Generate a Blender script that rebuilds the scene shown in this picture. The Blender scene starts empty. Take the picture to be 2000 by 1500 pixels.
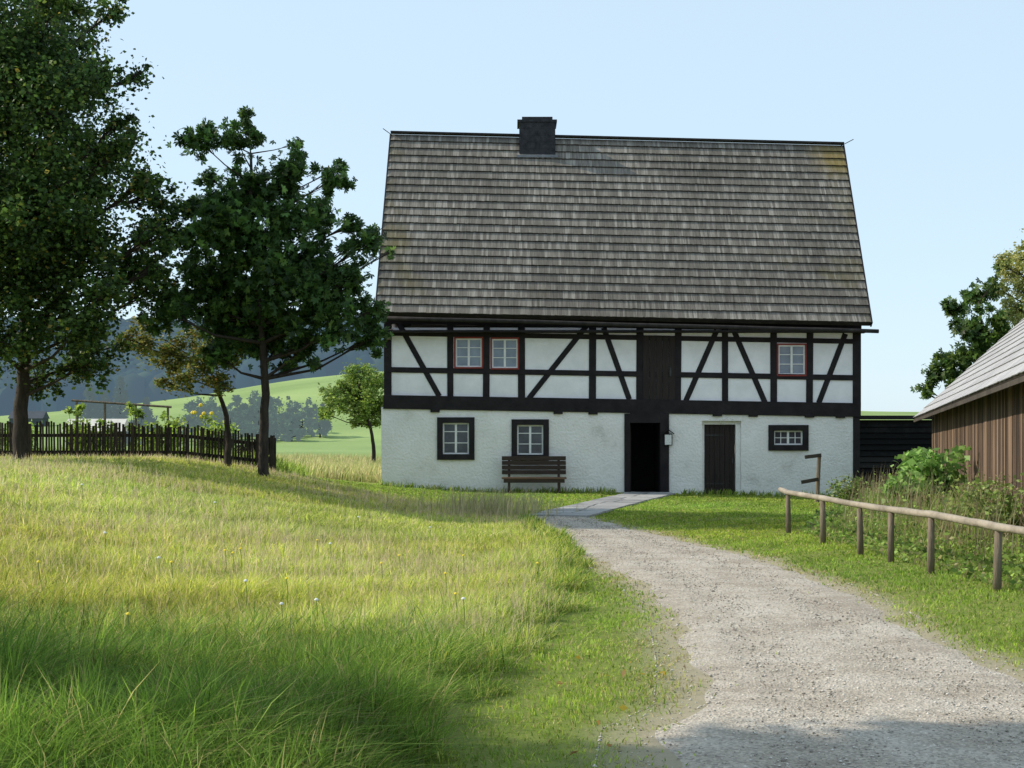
import bpy, math, random
import numpy as np
from mathutils import Vector
random.seed(7); rng=np.random.default_rng(7)
SC=bpy.context.scene; COL=SC.collection
F=2800.0; EYE=1.6; HOR=850.0
def at(px,py,Y): return ((px-1000)/F*Y, Y, EYE+(HOR-py)/F*Y)
def S(t):
    t=np.clip(t,0,1); return t*t*(3-2*t)
def railx(Y): return np.interp(Y,[8,12,15,23.5,30,33,38],[5.5,5.2,5.0,4.6,6.4,7.4,8.2])
def xb(Y): return np.interp(Y,[3,5,8,10,13,18,22,27,29.5,31,32,33,33.8],[-.9,-.75,-.4,0,.45,.83,.7,.2,-.5,-2,-4.3,-6,-9])
def hgt(X,Y):
    X=np.asarray(X,float); Y=np.asarray(Y,float)
    z=1.06*S((-X-0.3)/8)*(1-0.66*S((Y-31)/13))*S((Y-1)/9)
    z=z+0.11*S((xb(Y)+.05-X)/.45)*S((27-Y)/6)*S((Y-4)/2)*(1-.5*S((-X-2)/4))
    z=z-0.14*S((X-2)/8)*S((Y-25)/12)
    z=z+0.20*S((X-railx(Y)-.45)/1.6)*S((33-Y)/7)*S((16-X)/4)
    u=X/np.maximum(Y,30)
    G=np.interp(u,[-.5,-.36,-.28,-.22,-.18,-.15,-.1,0,.15,.25,.5],[3,5,7,9.2,11.2,12.6,14.1,15,8,6.6,6])
    z=z+G*S((Y-120)/180)
    A=np.interp(u,[-.6,-.36,-.1,.05,.2],[36,36,27,25,0])
    z=z+A*S((Y-330)/270)
    z=z+0.03*np.sin(X*1.3+Y*.7)*np.sin(Y*.9)*S((Y-30)/30)
    return z
def H(x,y): return float(hgt(x,y))
# ---------------------------------------------------------------- materials
def newmat(name):
    m=bpy.data.materials.new(name); m.use_nodes=True; nt=m.node_tree
    b=nt.nodes['Principled BSDF']; return m,nt,b
def N(nt,t,**k):
    n=nt.nodes.new(t)
    for a,v in k.items(): setattr(n,a,v)
    return n
def ramp(nt,stops):
    r=N(nt,'ShaderNodeValToRGB'); e=r.color_ramp.elements
    while len(e)<len(stops): e.new(.5)
    for i,(p,c) in enumerate(stops):
        e[i].position=p; e[i].color=(*c,1)
    return r
def noise_mat(name,stops,scale=3,rough=.85,bump=.3,bscale=None,stretch=(1,1,1),island=0,spec=.3,detail=6,bdist=.02):
    m,nt,b=newmat(name); L=nt.links.new
    tc=N(nt,'ShaderNodeTexCoord'); mp=N(nt,'ShaderNodeMapping'); mp.inputs['Scale'].default_value=stretch
    L(tc.outputs['Object'],mp.inputs['Vector'])
    n=N(nt,'ShaderNodeTexNoise'); n.inputs['Scale'].default_value=scale; n.inputs['Detail'].default_value=detail; n.inputs['Roughness'].default_value=.65
    L(mp.outputs[0],n.inputs['Vector'])
    r=ramp(nt,stops); fac=n.outputs['Fac']
    if island:
        g=N(nt,'ShaderNodeNewGeometry'); a=N(nt,'ShaderNodeMath',operation='SUBTRACT'); a.inputs[1].default_value=.5
        L(g.outputs['Random Per Island'],a.inputs[0])
        mu=N(nt,'ShaderNodeMath',operation='MULTIPLY_ADD'); mu.inputs[1].default_value=island
        L(a.outputs[0],mu.inputs[0]); L(fac,mu.inputs[2]); fac=mu.outputs[0]
    L(fac,r.inputs[0]); L(r.outputs[0],b.inputs['Base Color'])
    b.inputs['Roughness'].default_value=rough; b.inputs['Specular IOR Level'].default_value=spec
    if bump:
        n2=N(nt,'ShaderNodeTexNoise'); n2.inputs['Scale'].default_value=bscale or scale*4; n2.inputs['Detail'].default_value=8
        L(mp.outputs[0],n2.inputs['Vector'])
        bp=N(nt,'ShaderNodeBump'); bp.inputs['Strength'].default_value=bump; bp.inputs['Distance'].default_value=bdist
        L(n2.outputs['Fac'],bp.inputs['Height']); L(bp.outputs[0],b.inputs['Normal'])
    return m
def leaf_mat(name,trans=.35,rough=.5,spec=.3,haze=0,hazecol=(.2,.3,.45)):
    m,nt,b=newmat(name); L=nt.links.new
    a=N(nt,'ShaderNodeAttribute',attribute_name='Col')
    L(a.outputs['Color'],b.inputs['Base Color']); b.inputs['Roughness'].default_value=rough; b.inputs['Specular IOR Level'].default_value=spec
    t=N(nt,'ShaderNodeBsdfTranslucent'); mx=N(nt,'ShaderNodeMixShader'); mx.inputs[0].default_value=trans
    L(a.outputs['Color'],t.inputs['Color']); out=nt.nodes['Material Output']
    L(b.outputs[0],mx.inputs[1]); L(t.outputs[0],mx.inputs[2]); last=mx
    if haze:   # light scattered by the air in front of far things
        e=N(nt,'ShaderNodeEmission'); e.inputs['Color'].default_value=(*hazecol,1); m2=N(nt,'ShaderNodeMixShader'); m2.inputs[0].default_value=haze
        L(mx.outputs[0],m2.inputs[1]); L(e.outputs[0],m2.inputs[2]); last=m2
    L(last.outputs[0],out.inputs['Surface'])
    return m
M={}
M['plaster']=noise_mat('lime_plaster',[(.28,(.60,.58,.55)),(.42,(.79,.77,.75)),(.75,(.91,.885,.885))],1.1,.95,.8,16,bdist=.035,detail=10)
M['plaster_up']=noise_mat('white_infill',[(.25,(.76,.75,.77)),(.6,(.92,.90,.93))],1.6,.95,.5,25)
M['timber']=noise_mat('black_timber',[(.3,(.010,.008,.010)),(.7,(.026,.022,.024))],3,.8,.4,30,spec=.25)
M['door']=noise_mat('dark_door_boards',[(.3,(.014,.010,.010)),(.7,(.035,.025,.022))],3,.75,.5,14,stretch=(6,6,.5))
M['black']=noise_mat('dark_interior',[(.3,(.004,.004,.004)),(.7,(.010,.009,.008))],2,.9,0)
M['course_shade']=noise_mat('painted_course_shade',[(.3,(.018,.016,.014)),(.7,(.04,.036,.032))],2,.9,0)  # shade below the shingle courses, put into a near-black colour
M['white']=noise_mat('white_sash_paint',[(.3,(.7,.7,.7)),(.7,(.84,.84,.83))],6,.6,.1)
M['red']=noise_mat('faded_red_trim',[(.3,(.20,.03,.025)),(.7,(.30,.05,.04))],6,.7,.2)
def pane_mat(name,c,c2):
    return noise_mat(name,[(.35,c),(.65,c2)],1.5,.08,.06,5,spec=.5)
M['pane_dark']=pane_mat('dark_window_glass',(.015,.02,.03),(.07,.08,.10))
M['pane_light']=pane_mat('curtained_window_glass',(.14,.17,.23),(.26,.31,.39))
M['slate']=noise_mat('black_slate',[(.3,(.012,.013,.016)),(.7,(.045,.045,.052))],6,.7,.4,20,spec=.2)
M['lead']=noise_mat('grey_lead',[(.3,(.12,.13,.15)),(.7,(.22,.23,.25))],5,.5,.1)
M['gutter']=noise_mat('weathered_gutter',[(.3,(.015,.013,.013)),(.7,(.045,.04,.038))],5,.85,.3,spec=.15)
def shingle_mat(name,dark,mid,light,moss,mosslow,mosshigh,mxz,spot=None):
    m,nt,b=newmat(name); L=nt.links.new
    tc=N(nt,'ShaderNodeTexCoord'); mp=N(nt,'ShaderNodeMapping'); mp.inputs['Scale'].default_value=(34,1.6,1.6)
    L(tc.outputs['Object'],mp.inputs['Vector'])
    n=N(nt,'ShaderNodeTexNoise'); n.inputs['Scale'].default_value=1; n.inputs['Detail'].default_value=6; n.inputs['Roughness'].default_value=.7
    L(mp.outputs[0],n.inputs['Vector'])
    nb=N(nt,'ShaderNodeTexNoise'); nb.inputs['Scale'].default_value=.45; nb.inputs['Detail'].default_value=5
    L(tc.outputs['Object'],nb.inputs['Vector'])
    g=N(nt,'ShaderNodeNewGeometry')
    pw=N(nt,'ShaderNodeMath',operation='POWER'); pw.inputs[1].default_value=2.2; L(g.outputs['Random Per Island'],pw.inputs[0])
    m1=N(nt,'ShaderNodeMath',operation='MULTIPLY_ADD'); m1.inputs[1].default_value=.26; L(pw.outputs[0],m1.inputs[0])
    m0=N(nt,'ShaderNodeMath',operation='MULTIPLY_ADD'); m0.inputs[1].default_value=.5; L(nb.outputs['Fac'],m0.inputs[0]); L(n.outputs['Fac'],m0.inputs[2])
    L(m0.outputs[0],m1.inputs[2])
    m2=N(nt,'ShaderNodeMath',operation='MULTIPLY'); m2.inputs[1].default_value=.54; L(m1.outputs[0],m2.inputs[0])
    r=ramp(nt,[(.28,dark),(.45,mid),(.64,light)]); L(m2.outputs[0],r.inputs[0])
    nm=N(nt,'ShaderNodeTexNoise'); nm.inputs['Scale'].default_value=.8; nm.inputs['Detail'].default_value=7; L(tc.outputs['Object'],nm.inputs['Vector'])
    sx=N(nt,'ShaderNodeSeparateXYZ'); L(tc.outputs['Object'],sx.inputs[0])
    d=N(nt,'ShaderNodeMath',operation='SUBTRACT'); d.inputs[1].default_value=mxz[0]; L(sx.outputs['X'],d.inputs[0])
    ab=N(nt,'ShaderNodeMath',operation='ABSOLUTE'); L(d.outputs[0],ab.inputs[0])
    mr=N(nt,'ShaderNodeMapRange'); mr.inputs['From Min'].default_value=mxz[1]; mr.inputs['From Max'].default_value=mxz[2]; mr.inputs['To Min'].default_value=0; mr.inputs['To Max'].default_value=.25
    L(ab.outputs[0],mr.inputs['Value'])
    ad=N(nt,'ShaderNodeMath',operation='ADD'); L(nm.outputs['Fac'],ad.inputs[0]); L(mr.outputs[0],ad.inputs[1])
    mr2=N(nt,'ShaderNodeMapRange'); mr2.inputs['From Min'].default_value=mosslow; mr2.inputs['From Max'].default_value=mosshigh; mr2.inputs['To Max'].default_value=.55
    L(ad.outputs[0],mr2.inputs['Value'])
    mx=N(nt,'ShaderNodeMix',data_type='RGBA'); L(mr2.outputs[0],mx.inputs['Factor']); L(r.outputs[0],mx.inputs['A']); mx.inputs['B'].default_value=(*moss,1)
    res=mx.outputs['Result']
    if spot:
        vd=N(nt,'ShaderNodeVectorMath',operation='DISTANCE'); L(tc.outputs['Object'],vd.inputs[0]); vd.inputs[1].default_value=spot
        s3=N(nt,'ShaderNodeMath',operation='MULTIPLY_ADD'); s3.inputs[1].default_value=-1.6; L(nm.outputs['Fac'],s3.inputs[0]); L(vd.outputs['Value'],s3.inputs[2])
        s4=N(nt,'ShaderNodeMapRange'); s4.inputs['From Min'].default_value=.3; s4.inputs['From Max'].default_value=-.5; s4.inputs['To Min'].default_value=0; s4.inputs['To Max'].default_value=.5; L(s3.outputs[0],s4.inputs['Value'])
        mx3=N(nt,'ShaderNodeMix',data_type='RGBA'); L(s4.outputs[0],mx3.inputs['Factor']); L(res,mx3.inputs['A']); mx3.inputs['B'].default_value=(.26,.18,.04,1); res=mx3.outputs['Result']
    L(res,b.inputs['Base Color']); b.inputs['Roughness'].default_value=.9; b.inputs['Specular IOR Level'].default_value=.12
    bp=N(nt,'ShaderNodeBump'); bp.inputs['Strength'].default_value=.5; bp.inputs['Distance'].default_value=.01
    L(n.outputs['Fac'],bp.inputs['Height']); L(bp.outputs[0],b.inputs['Normal'])
    return m
M['shingle']=shingle_mat('weathered_shingles',(.07,.062,.053),(.165,.148,.128),(.37,.34,.30),(.13,.11,.03),.66,.86,(3.2,4.8,7.0),spot=(9.7,43.2,10.1))
M['barnroof']=shingle_mat('barn_shingles',(.26,.26,.27),(.36,.36,.375),(.46,.46,.47),(.2,.2,.12),.95,1.3,(10,3,9))
M['barnwood']=noise_mat('barn_boards',[(.2,(.024,.016,.012)),(.5,(.10,.063,.042)),(.85,(.25,.17,.115))],1.5,.85,.5,14,stretch=(6,6,.5),island=.55)
M['barndark']=noise_mat('dark_barn_timber',[(.3,(.03,.025,.022)),(.7,(.08,.065,.052))],2,.85,.3)
M['shed']=noise_mat('tarred_boards',[(.3,(.010,.010,.010)),(.7,(.03,.028,.027))],3,.8,.3,island=.8,spec=.15)
M['fence']=noise_mat('old_picket_wood',[(.25,(.014,.011,.009)),(.75,(.05,.038,.03))],5,.9,.3,island=.5)
M['log']=noise_mat('peeled_log',[(.25,(.13,.11,.085)),(.5,(.28,.24,.19)),(.8,(.42,.37,.30))],2.5,.8,.6,12,stretch=(3,1,1))
M['post']=noise_mat('post_wood',[(.25,(.085,.068,.05)),(.8,(.25,.20,.145))],5,.85,.6,14,stretch=(3,3,.6))
M['bench']=noise_mat('bench_slats',[(.25,(.022,.015,.012)),(.8,(.07,.045,.034))],3,.7,.3,14,stretch=(.5,5,5))
M['benchseat']=noise_mat('bench_seat_wood',[(.25,(.10,.055,.035)),(.8,(.22,.13,.085))],3,.7,.3,14,stretch=(.5,5,5))
M['bark']=noise_mat('tree_bark',[(.3,(.016,.013,.010)),(.7,(.055,.043,.034))],6,.9,.8,18,stretch=(2,2,.6))
M['stone']=noise_mat('stone_slab',[(.3,(.22,.22,.22)),(.7,(.36,.355,.345))],3,.85,.5,20,island=.3)
M['rock']=noise_mat('gravel_stone',[(.2,(.23,.205,.175)),(.5,(.40,.365,.32)),(.85,(.62,.585,.53))],3,.9,.2,island=1.0,spec=.1)
M['leaf']=leaf_mat('leaf',.48,.5,.3)
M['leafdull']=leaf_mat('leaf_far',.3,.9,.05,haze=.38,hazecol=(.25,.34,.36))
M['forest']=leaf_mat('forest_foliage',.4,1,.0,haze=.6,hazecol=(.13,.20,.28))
M['grass']=leaf_mat('grass_blade',.5,.6,.2)
M['paper']=noise_mat('notice_paper',[(.4,(.6,.6,.6)),(.6,(.75,.75,.74))],30,.6,0)
M['iron']=noise_mat('black_iron',[(.3,(.02,.02,.02)),(.7,(.05,.05,.05))],8,.5,0)
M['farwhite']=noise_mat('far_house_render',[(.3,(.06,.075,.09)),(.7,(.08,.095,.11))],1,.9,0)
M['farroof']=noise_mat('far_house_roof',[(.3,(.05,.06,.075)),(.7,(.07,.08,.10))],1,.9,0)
M['palero']=noise_mat('pale_sheet_roof',[(.3,(.5,.48,.44)),(.7,(.68,.66,.60))],3,.7,.2)
M['yellow']=noise_mat('yellow_petals',[(.3,(.75,.55,.02)),(.7,(.85,.68,.05))],8,.6,0)
M['puff']=noise_mat('seed_head_down',[(.3,(.6,.6,.57)),(.7,(.78,.78,.75))],8,.9,0)
M['stem']=noise_mat('green_stem',[(.3,(.08,.13,.03)),(.7,(.14,.2,.05))],8,.7,0)
# ---------------------------------------------------------------- builders
class MB:
    def __init__(s): s.v=[]; s.f=[]
    def hexa(s,p):
        i=len(s.v); s.v+= [tuple(q) for q in p]
        s.f+=[(i,i+1,i+2,i+3),(i+4,i+7,i+6,i+5),(i,i+4,i+5,i+1),(i+1,i+5,i+6,i+2),(i+2,i+6,i+7,i+3),(i+3,i+7,i+4,i)]
        return s
    def box(s,x0,x1,y0,y1,z0,z1):
        return s.hexa([(x0,y0,z0),(x0,y0,z1),(x1,y0,z1),(x1,y0,z0),(x0,y1,z0),(x0,y1,z1),(x1,y1,z1),(x1,y1,z0)])
    def prism(s,quad,y0,y1):
        return s.hexa([(x,y0,z) for x,z in quad]+[(x,y1,z) for x,z in quad])
    def bar(s,a,b,w,t,up=(0,0,1)):
        a=Vector(a); b=Vector(b); d=(b-a).normalized(); u=Vector(up)
        if abs(d.dot(u))>.99: u=Vector((0,1,0))
        r=d.cross(u).normalized()*w/2; q=r.cross(d).normalized()*t/2
        return s.hexa([a-r-q,a-r+q,a+r+q,a+r-q,b-r-q,b-r+q,b+r+q,b+r-q])
    def tube(s,pts,rad,seg=8,cap=True):
        pts=[Vector(p) for p in pts]; n=len(pts); base=len(s.v); u=None
        for k,p in enumerate(pts):
            d=(pts[min(k+1,n-1)]-pts[max(k-1,0)]).normalized()
            if u is None: u=d.orthogonal().normalized()
            u=(u-d*u.dot(d)).normalized(); w=d.cross(u); r=rad[k] if hasattr(rad,'__len__') else rad
            for j in range(seg):
                a=2*math.pi*j/seg; s.v.append(tuple(p+(u*math.cos(a)+w*math.sin(a))*r))
        for k in range(n-1):
            for j in range(seg):
                a=base+k*seg+j; b=base+k*seg+(j+1)%seg
                s.f.append((a,b,b+seg,a+seg))
        if cap:
            s.f.append(tuple(base+j for j in reversed(range(seg)))); s.f.append(tuple(base+(n-1)*seg+j for j in range(seg)))
        return s
    def build(s,name,mat,parent=None,smooth=False,bevel=0):
        me=bpy.data.meshes.new(name); me.from_pydata(s.v,[],s.f); me.materials.append(mat); me.update()
        if smooth:
            for p in me.polygons: p.use_smooth=True
        return link(name,me,parent,bevel)
def link(name,me,parent=None,bevel=0):
    o=bpy.data.objects.new(name,me); COL.objects.link(o)
    if parent is not None:
        o.parent=parent
        o.location=-parent.location if parent.parent is None and parent.type=='EMPTY' else (0,0,0)
    if bevel:
        bm=o.modifiers.new('bevel','BEVEL'); bm.width=bevel; bm.segments=1
    return o
def thing(name,label,cat,loc,group=None):
    o=bpy.data.objects.new(name,None); o.empty_display_size=.2; COL.objects.link(o); o.location=loc; return tag(o,label,cat,group)
def tag(o,label=None,cat=None,group=None,kind=None):
    if label: o['label']=label
    if cat: o['category']=cat
    if group: o['group']=group
    if kind: o['kind']=kind
    return o
def npmesh(name,V,pattern,C,mat,parent=None):
    n,k,_=V.shape; me=bpy.data.meshes.new(name)
    me.vertices.add(n*k); me.vertices.foreach_set('co',V.astype(np.float32).ravel())
    base=(np.arange(n)*k)[:,None]
    flat=np.concatenate([np.array(p) for p in pattern]); idx=(base+flat[None,:]).ravel()
    sizes=np.array([len(p) for p in pattern]); starts=np.concatenate([[0],np.cumsum(sizes)[:-1]]); tot=sizes.sum()
    me.loops.add(n*tot); me.loops.foreach_set('vertex_index',idx.astype(np.int32))
    me.polygons.add(n*len(pattern)); me.polygons.foreach_set('loop_start',((np.arange(n)*tot)[:,None]+starts[None,:]).ravel().astype(np.int32))
    me.update(calc_edges=True)
    if C is not None:
        at_=me.attributes.new('Col','FLOAT_COLOR','POINT')
        c=np.ones((n,k,4),np.float32); c[:,:,:3]=C[:,None,:]; at_.data.foreach_set('color',c.ravel())
    me.materials.append(mat)
    return link(name,me,parent)
def pick(pal,n,var=.2):
    cols=np.array([p[0] for p in pal]); w=np.array([p[1] for p in pal],float); w/=w.sum()
    c=cols[rng.choice(len(cols),n,p=w)]
    return np.clip(c*(1+rng.normal(0,var,(n,1))),.004,.9)
# ---------------------------------------------------------------- ground
def pL(Y): return np.interp(Y,[2,6.9,7.8,8.5,10,12.8,16,19.1,24,28.6],[.66,.68,.76,1.08,1.22,1.40,1.33,.93,.57,.35])
def pR(Y): return np.interp(Y,[2,9.5,10.8,12.8,14.9,18.7,21.9,25,27.2,28.6],[3.7,3.4,3.28,3.38,3.46,3.2,2.57,1.95,1.6,1.45])
def grow(a,b,step,far,k):
    l=[a]; s=step
    while l[-1]<far: s*=k; l.append(l[-1]+s)
    return l
xs=list(np.arange(-6,6.01,.14)); fine=[-v for v in np.arange(6.3,16.01,.35)][::-1]; xs=fine+xs+list(np.arange(6.3,16.01,.35))
xs=[-v for v in grow(16,0,.35,900,1.16)[:0:-1]]+xs+grow(16,0,.35,900,1.16)[1:]
ys=list(np.arange(-6,4,.5))+list(np.arange(4,30,.2))+list(np.arange(30,50.01,.4)); ys=[-30,-15,-9]+ys+grow(50,0,.4,1600,1.055)[1:]
XX,YY=np.meshgrid(np.array(xs),np.array(ys)); ZZ=hgt(XX,YY)
nv=XX.size; me=bpy.data.meshes.new('ground'); me.vertices.add(nv)
me.vertices.foreach_set('co',np.stack([XX,YY,ZZ],-1).astype(np.float32).ravel())
ny,nx=XX.shape; ii=(np.arange(ny-1)[:,None]*nx+np.arange(nx-1)[None,:]).ravel()
fa=np.stack([ii,ii+1,ii+1+nx,ii+nx],-1)
me.loops.add(fa.size); me.loops.foreach_set('vertex_index',fa.ravel().astype(np.int32)); me.polygons.add(len(fa)); me.polygons.foreach_set('loop_start',(np.arange(len(fa))*4).astype(np.int32))
me.update(calc_edges=True)
for p in me.polygons: p.use_smooth=True
C=np.zeros((ny,nx,4),np.float32); C[...,3]=1
lawn=np.array([.17,.21,.05]); mead=np.array([.30,.30,.11]); dry=np.array([.34,.30,.22]); field=np.array([.235,.325,.125])
inm=(XX<xb(YY))&(YY<34)
C[...,:3]=lawn; C[inm,:3]=mead
dp=np.maximum(pL(YY)-XX,XX-pR(YY))
w=(np.clip(1-(dp-.02)/.42,0,1)*(YY<29)*(~inm))[...,None]; C[...,:3]=C[...,:3]*(1-w)+dry*w
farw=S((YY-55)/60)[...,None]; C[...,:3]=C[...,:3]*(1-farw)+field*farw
tw=(S((YY-330)/30))[...,None]; C[...,:3]=C[...,:3]*(1-tw)+np.array([.14,.21,.25])*tw  # far slope tinted blue: air haze mixed into the ground colour
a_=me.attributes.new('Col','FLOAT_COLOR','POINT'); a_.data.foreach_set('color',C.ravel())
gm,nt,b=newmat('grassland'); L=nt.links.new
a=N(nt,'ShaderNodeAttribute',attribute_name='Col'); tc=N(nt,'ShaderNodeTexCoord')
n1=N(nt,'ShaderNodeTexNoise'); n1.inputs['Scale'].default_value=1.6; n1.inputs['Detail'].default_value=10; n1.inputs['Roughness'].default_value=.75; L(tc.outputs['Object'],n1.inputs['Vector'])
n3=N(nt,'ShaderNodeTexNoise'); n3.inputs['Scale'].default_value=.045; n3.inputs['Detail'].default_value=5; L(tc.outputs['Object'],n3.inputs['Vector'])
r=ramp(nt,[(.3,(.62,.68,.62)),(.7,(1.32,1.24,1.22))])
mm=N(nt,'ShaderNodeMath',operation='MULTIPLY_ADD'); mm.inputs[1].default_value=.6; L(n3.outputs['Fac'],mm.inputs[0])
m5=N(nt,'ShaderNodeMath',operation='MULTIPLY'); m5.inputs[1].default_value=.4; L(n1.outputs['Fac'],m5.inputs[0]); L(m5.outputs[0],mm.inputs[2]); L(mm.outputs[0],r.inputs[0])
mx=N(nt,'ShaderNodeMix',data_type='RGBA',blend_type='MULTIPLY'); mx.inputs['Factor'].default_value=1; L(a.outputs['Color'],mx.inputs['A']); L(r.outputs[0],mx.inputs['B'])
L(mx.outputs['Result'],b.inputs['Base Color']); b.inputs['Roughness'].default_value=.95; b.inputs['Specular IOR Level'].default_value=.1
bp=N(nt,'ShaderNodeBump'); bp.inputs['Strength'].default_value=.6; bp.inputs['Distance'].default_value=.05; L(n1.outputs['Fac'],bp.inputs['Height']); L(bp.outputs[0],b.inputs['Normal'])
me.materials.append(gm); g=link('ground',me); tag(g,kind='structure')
# gravel path
pm,nt,b=newmat('gravel'); L=nt.links.new; tc=N(nt,'ShaderNodeTexCoord')
vo=N(nt,'ShaderNodeTexVoronoi'); vo.inputs['Scale'].default_value=60; L(tc.outputs['Object'],vo.inputs['Vector'])
n1=N(nt,'ShaderNodeTexNoise'); n1.inputs['Scale'].default_value=1.1; n1.inputs['Detail'].default_value=12; n1.inputs['Roughness'].default_value=.75; L(tc.outputs['Object'],n1.inputs['Vector'])
r=ramp(nt,[(.34,(.29,.25,.205)),(.5,(.40,.357,.30)),(.66,(.49,.45,.395))]); L(n1.outputs['Fac'],r.inputs[0])
r2=ramp(nt,[(0,(.55,.55,.55)),(.5,(1,1,1)),(1,(1.45,1.43,1.4))]); L(vo.outputs['Color'],r2.inputs[0])
mx=N(nt,'ShaderNodeMix',data_type='RGBA',blend_type='MULTIPLY'); mx.inputs['Factor'].default_value=.85; L(r.outputs[0],mx.inputs['A']); L(r2.outputs[0],mx.inputs['B'])
L(mx.outputs['Result'],b.inputs['Base Color']); b.inputs['Roughness'].default_value=.95; b.inputs['Specular IOR Level'].default_value=.05
bp=N(nt,'ShaderNodeBump'); bp.inputs['Strength'].default_value=.7; bp.inputs['Distance'].default_value=.011; L(vo.outputs['Distance'],bp.inputs['Height'])
bp2=N(nt,'ShaderNodeBump'); bp2.inputs['Strength'].default_value=.6; bp2.inputs['Distance'].default_value=.05; L(n1.outputs['Fac'],bp2.inputs['Height']); L(bp.outputs[0],bp2.inputs['Normal']); L(bp2.outputs[0],b.inputs['Normal'])
mb=MB(); Ys=np.arange(2,28.7,.1); nc=18
def rag(Y,s): return .06*math.sin(Y*2.1+s)+.035*math.sin(Y*5.3+s*2)
for Y in Ys:
    l=float(pL(Y))+rag(Y,1)-.08; r_=float(pR(Y))+rag(Y,4)+.08
    for j in range(nc+1):
        x=l+(r_-l)*j/nc; t=j/nc; e=min(t,1-t)*2
        mb.v.append((x,Y,H(x,Y)-.012+.03*min(1,e*3.2)-.008*math.exp(-((t-.3)/.1)**2)-.008*math.exp(-((t-.72)/.1)**2)))
for k in range(len(Ys)-1):
    for j in range(nc):
        i=k*(nc+1)+j; mb.f.append((i,i+1,i+nc+2,i+nc+1))
tag(mb.build('gravel_path',pm,smooth=True),kind='structure')
n=28000; Y=4+24*rng.random(n)**1.6; t=np.clip(rng.normal(.5,.35,n),-.10,1.10); X=pL(Y)*(1-t)+pR(Y)*t; sz=.003+.008*rng.random(n)**3+.0013*Y/10
sz[:200]*=2.1
octv=np.array([(1,0,0),(0,1,0),(-1,0,0),(0,-1,0),(0,0,.6),(0,0,-.5)],float)
V=octv[None]*sz[:,None,None]*(1+rng.uniform(-.35,.35,(n,6,3))); ang=rng.random(n)*6.28
c,s_=np.cos(ang)[:,None],np.sin(ang)[:,None]; vx=V[...,0]*c-V[...,1]*s_; vy=V[...,0]*s_+V[...,1]*c
e_=np.clip(np.minimum(t,1-t)*6,0,1)
V=np.stack([vx+X[:,None],vy+Y[:,None],V[...,2]+(hgt(X,Y)+.003+.014*e_)[:,None]],-1)
o=npmesh('gravel_stones',V,[(0,1,4),(1,2,4),(2,3,4),(3,0,4),(1,0,5),(2,1,5),(3,2,5),(0,3,5)],None,M['rock'])
tag(o,'loose grey gravel stones scattered over the path','gravel',kind='stuff')
mb=MB(); a0=Vector((.9,28.0)); a1=Vector((3.75,39.0)); dv=(a1-a0); Ln0=dv.length; dv/=Ln0; pv=Vector((dv.y,-dv.x)); t=0
while t<Ln0-.1:
    l=random.uniform(.7,1.05); split=random.uniform(-.15,.15)
    for (s0,s1) in ((-.62,split-.012),(split+.012,.62)):
        q=[]
        for (tt,ss) in ((t,s0),(t+l-.03,s0),(t+l-.03,s1),(t,s1)):
            p=a0+dv*(tt+random.uniform(-.02,.02))+pv*(ss+random.uniform(-.02,.02)); q.append(p)
        zz=[H(p.x,p.y)+.045+random.uniform(-.006,.006) for p in q]
        mb.hexa([(p.x,p.y,zv) for p,zv in zip(q,zz)]+[(p.x,p.y,zv-.09) for p,zv in zip(q,zz)])
    t+=l
tag(mb.build('stone_path',M['stone']),kind='structure')
# ---------------------------------------------------------------- house
Y0=40.0; SCL=F/Y0
def fx(px): return (px-1000)/SCL
def fz(py): return EYE+(HOR-py)/SCL
house=thing('half_timbered_house','white and black half-timbered house with steep grey shingle roof','house',(3,43.5,0))
YR=43.5; YB=47.0
eL=Vector(at(735,612,39.4)); eR=Vector(at(1700,632,39.4)); rL=Vector(at(765,263,YR)); rR=Vector(at(1645,285,YR))
def wall_holes(mb,x0,x1,z0,z1,holes,y0,y1):
    bx=sorted({x0,x1}|{h for q in holes for h in q[:2]}); bz=sorted({z0,z1}|{h for q in holes for h in q[2:]})
    for i in range(len(bx)-1):
        for j in range(len(bz)-1):
            cx=(bx[i]+bx[i+1])/2; cz=(bz[j]+bz[j+1])/2
            if any(q[0]<cx<q[1] and q[2]<cz<q[3] for q in holes): continue
            mb.box(bx[i],bx[i+1],y0,y1,bz[j],bz[j+1])
def hole(x0,y0,x1,y1): return (fx(x0),fx(x1),fz(y1),fz(y0))
YF=39.95
low=MB(); lowh=[hole(860,820,920,892),hole(1005,824,1066,892),hole(1506,835,1571,874),hole(1224,812,1298,1000),hole(1371,822,1447,1000)]
xl=fx(745); xr=fx(1665)
wall_holes(low,xl,xr,-.5,fz(795),lowh,YF,YF+.45)
low.box(xl,xl+.45,YF+.45,YB,-.5,fz(795)); low.box(xr-.45,xr,YF+.45,YB,-.5,fz(812)); low.box(xl,xr,YB,YB+.4,-.5,fz(812))
low.build('ground_floor_wall',M['plaster'],house)
up=MB(); uph=[hole(888,658,943,719),hole(959,659,1013,721),hole(1518,671,1574,734)]
xul=fx(756); xur=fx(1676)
wall_holes(up,xul,xur,fz(800),fz(640),uph,Y0,Y0+.25)
up.box(xul,xul+.2,Y0+.25,YB,fz(800),fz(625)); up.box(xur-.2,xur,Y0+.25,YB,fz(800),fz(645)); up.box(xul,xur,YB,YB+.25,fz(800),fz(640))
up.build('upper_floor_wall',M['plaster_up'],house)
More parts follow.
